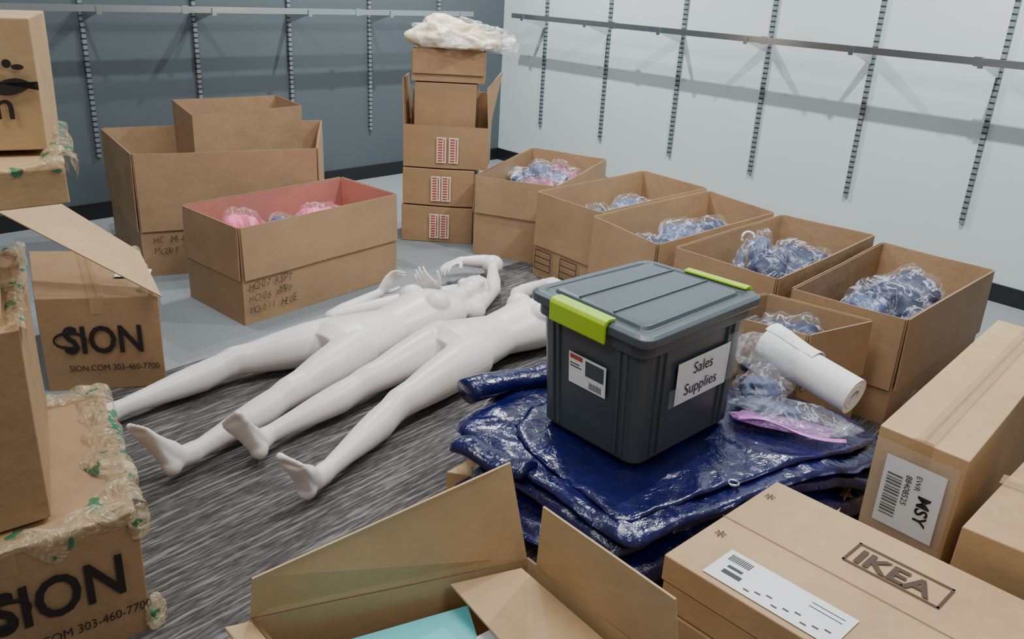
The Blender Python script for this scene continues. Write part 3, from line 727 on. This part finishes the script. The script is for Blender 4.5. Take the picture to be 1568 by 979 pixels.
m1=body('mannequin',(-.67,3.12,.105),(-.523,3.303,.10),(-.375,3.50,.108),(-.275,3.66,.105),(-.20,3.80,.105),
 [((-.735,3.165,.10),(-1.06,2.925,.085),(-1.351,2.549,.055),(-1.395,2.48,.034),(-1.50,2.38,.10),(-.8,.6,0)),
  ((-.605,3.065,.10),(-.786,2.678,.09),(-.984,2.318,.058),(-1.02,2.225,.034),(-1.12,2.205,.198),(.6,-.8,0))],
 [((-.45,3.70,.09),(-.80,3.465,.07),(-.64,3.80,.075),(.35,.4,.5),(.6,-.3,0),.5,1),
  ((-.18,3.60,.09),(-.10,3.95,.07),(-.12,4.28,.09),None,None,0,1),
  ((-.12,4.28,.09),(-.13,4.33,.09),(-.30,4.28,.10),(-.5,-.75,.0),(.3,0,-1),.5,1)],(.5,-.5,.7))
m2=body('mannequin',(-.21,3.14,.105),(-.06,3.30,.10),(.10,3.45,.108),(.22,3.57,.105),(.33,3.66,.105),
 [((-.275,3.205,.10),(-.53,2.809,.088),(-.795,2.43,.058),(-.785,2.35,.034),(-.86,2.285,.20),(-.8,.6,0)),
  ((-.145,3.07,.10),(-.385,2.645,.088),(-.553,2.235,.058),(-.585,2.140,.034),(-.615,2.06,.20),(.6,-.8,0))],
 [((.02,3.63,.09),(.02,3.90,.07),(.15,4.08,.07),(.5,.5,0),(0,0,-1),.4,1),
  ((.24,3.40,.09),(.36,3.15,.07),(.5,2.95,.06),(.5,-.4,0),(0,0,-1),.4,1)],(0,0,1))
B=MB()
tubeM(B,[(V((-.18,3.98,.05)),.035,.035),(V((-.28,3.90,.06)),.034,.034),(V((-.36,3.82,.09)),.023,.022)],18); hand(B,(-.365,3.815,.095),(-.6,-.35,.6),(.1,.8,.2),.5,-1)
tubeM(B,[(V((-.52,3.84,.045)),.03,.03),(V((-.50,3.80,.06)),.045,.045),(V((-.44,3.78,.06)),.045,.045),(V((-.30,3.93,.05)),.04,.04),(V((-.18,3.98,.05)),.035,.035)],18)
o=B.obj('mannequin_arm',[MANN],m1,True); rm=o.modifiers.new('r','REMESH'); rm.mode='VOXEL'; rm.voxel_size=.0045; rm.use_smooth_shade=True; sm=o.modifiers.new('s','SMOOTH'); sm.iterations=4
# ---------------------------------------------------------------- lights
def area(name,loc,size,en,col=(1,1,1),target=None):
    l=bpy.data.lights.new(name,'AREA'); l.energy=en; l.size=size; l.color=col; l.shape='DISK'
    o=bpy.data.objects.new(name,l); o.location=loc; COL.objects.link(o)
    if target is not None: o.rotation_euler=(V(target)-V(loc)).to_track_quat('-Z','Y').to_euler()
    return o
cool=(.95,.98,1.0)
for k in (1.3,4.2):
    p=C+RD*k+RN*1.45; area('ceiling_spot',(p.x,p.y,2.9),.05,92,cool,(p.x-RN.x*.9,p.y-RN.y*.9,.6))
for k in (2.0,3.9):
    p=C+LD*k+LN*1.5; area('ceiling_spot',(p.x,p.y,2.9),.07,32,cool,(p.x-LN.x*.6,p.y-LN.y*.6,.3))
area('ceiling_panel',(.1,2.4,2.95),1.2,50,cool); area('ceiling_panel',(-1.6,.8,2.95),1.0,32,cool); area('ceiling_panel',(1.4,.0,2.95),1.0,28,cool)
w=bpy.data.worlds.new('world'); bpy.context.scene.world=w; w.use_nodes=True
w.node_tree.nodes['Background'].inputs[0].default_value=(.88,.94,1,1); w.node_tree.nodes['Background'].inputs[1].default_value=.29
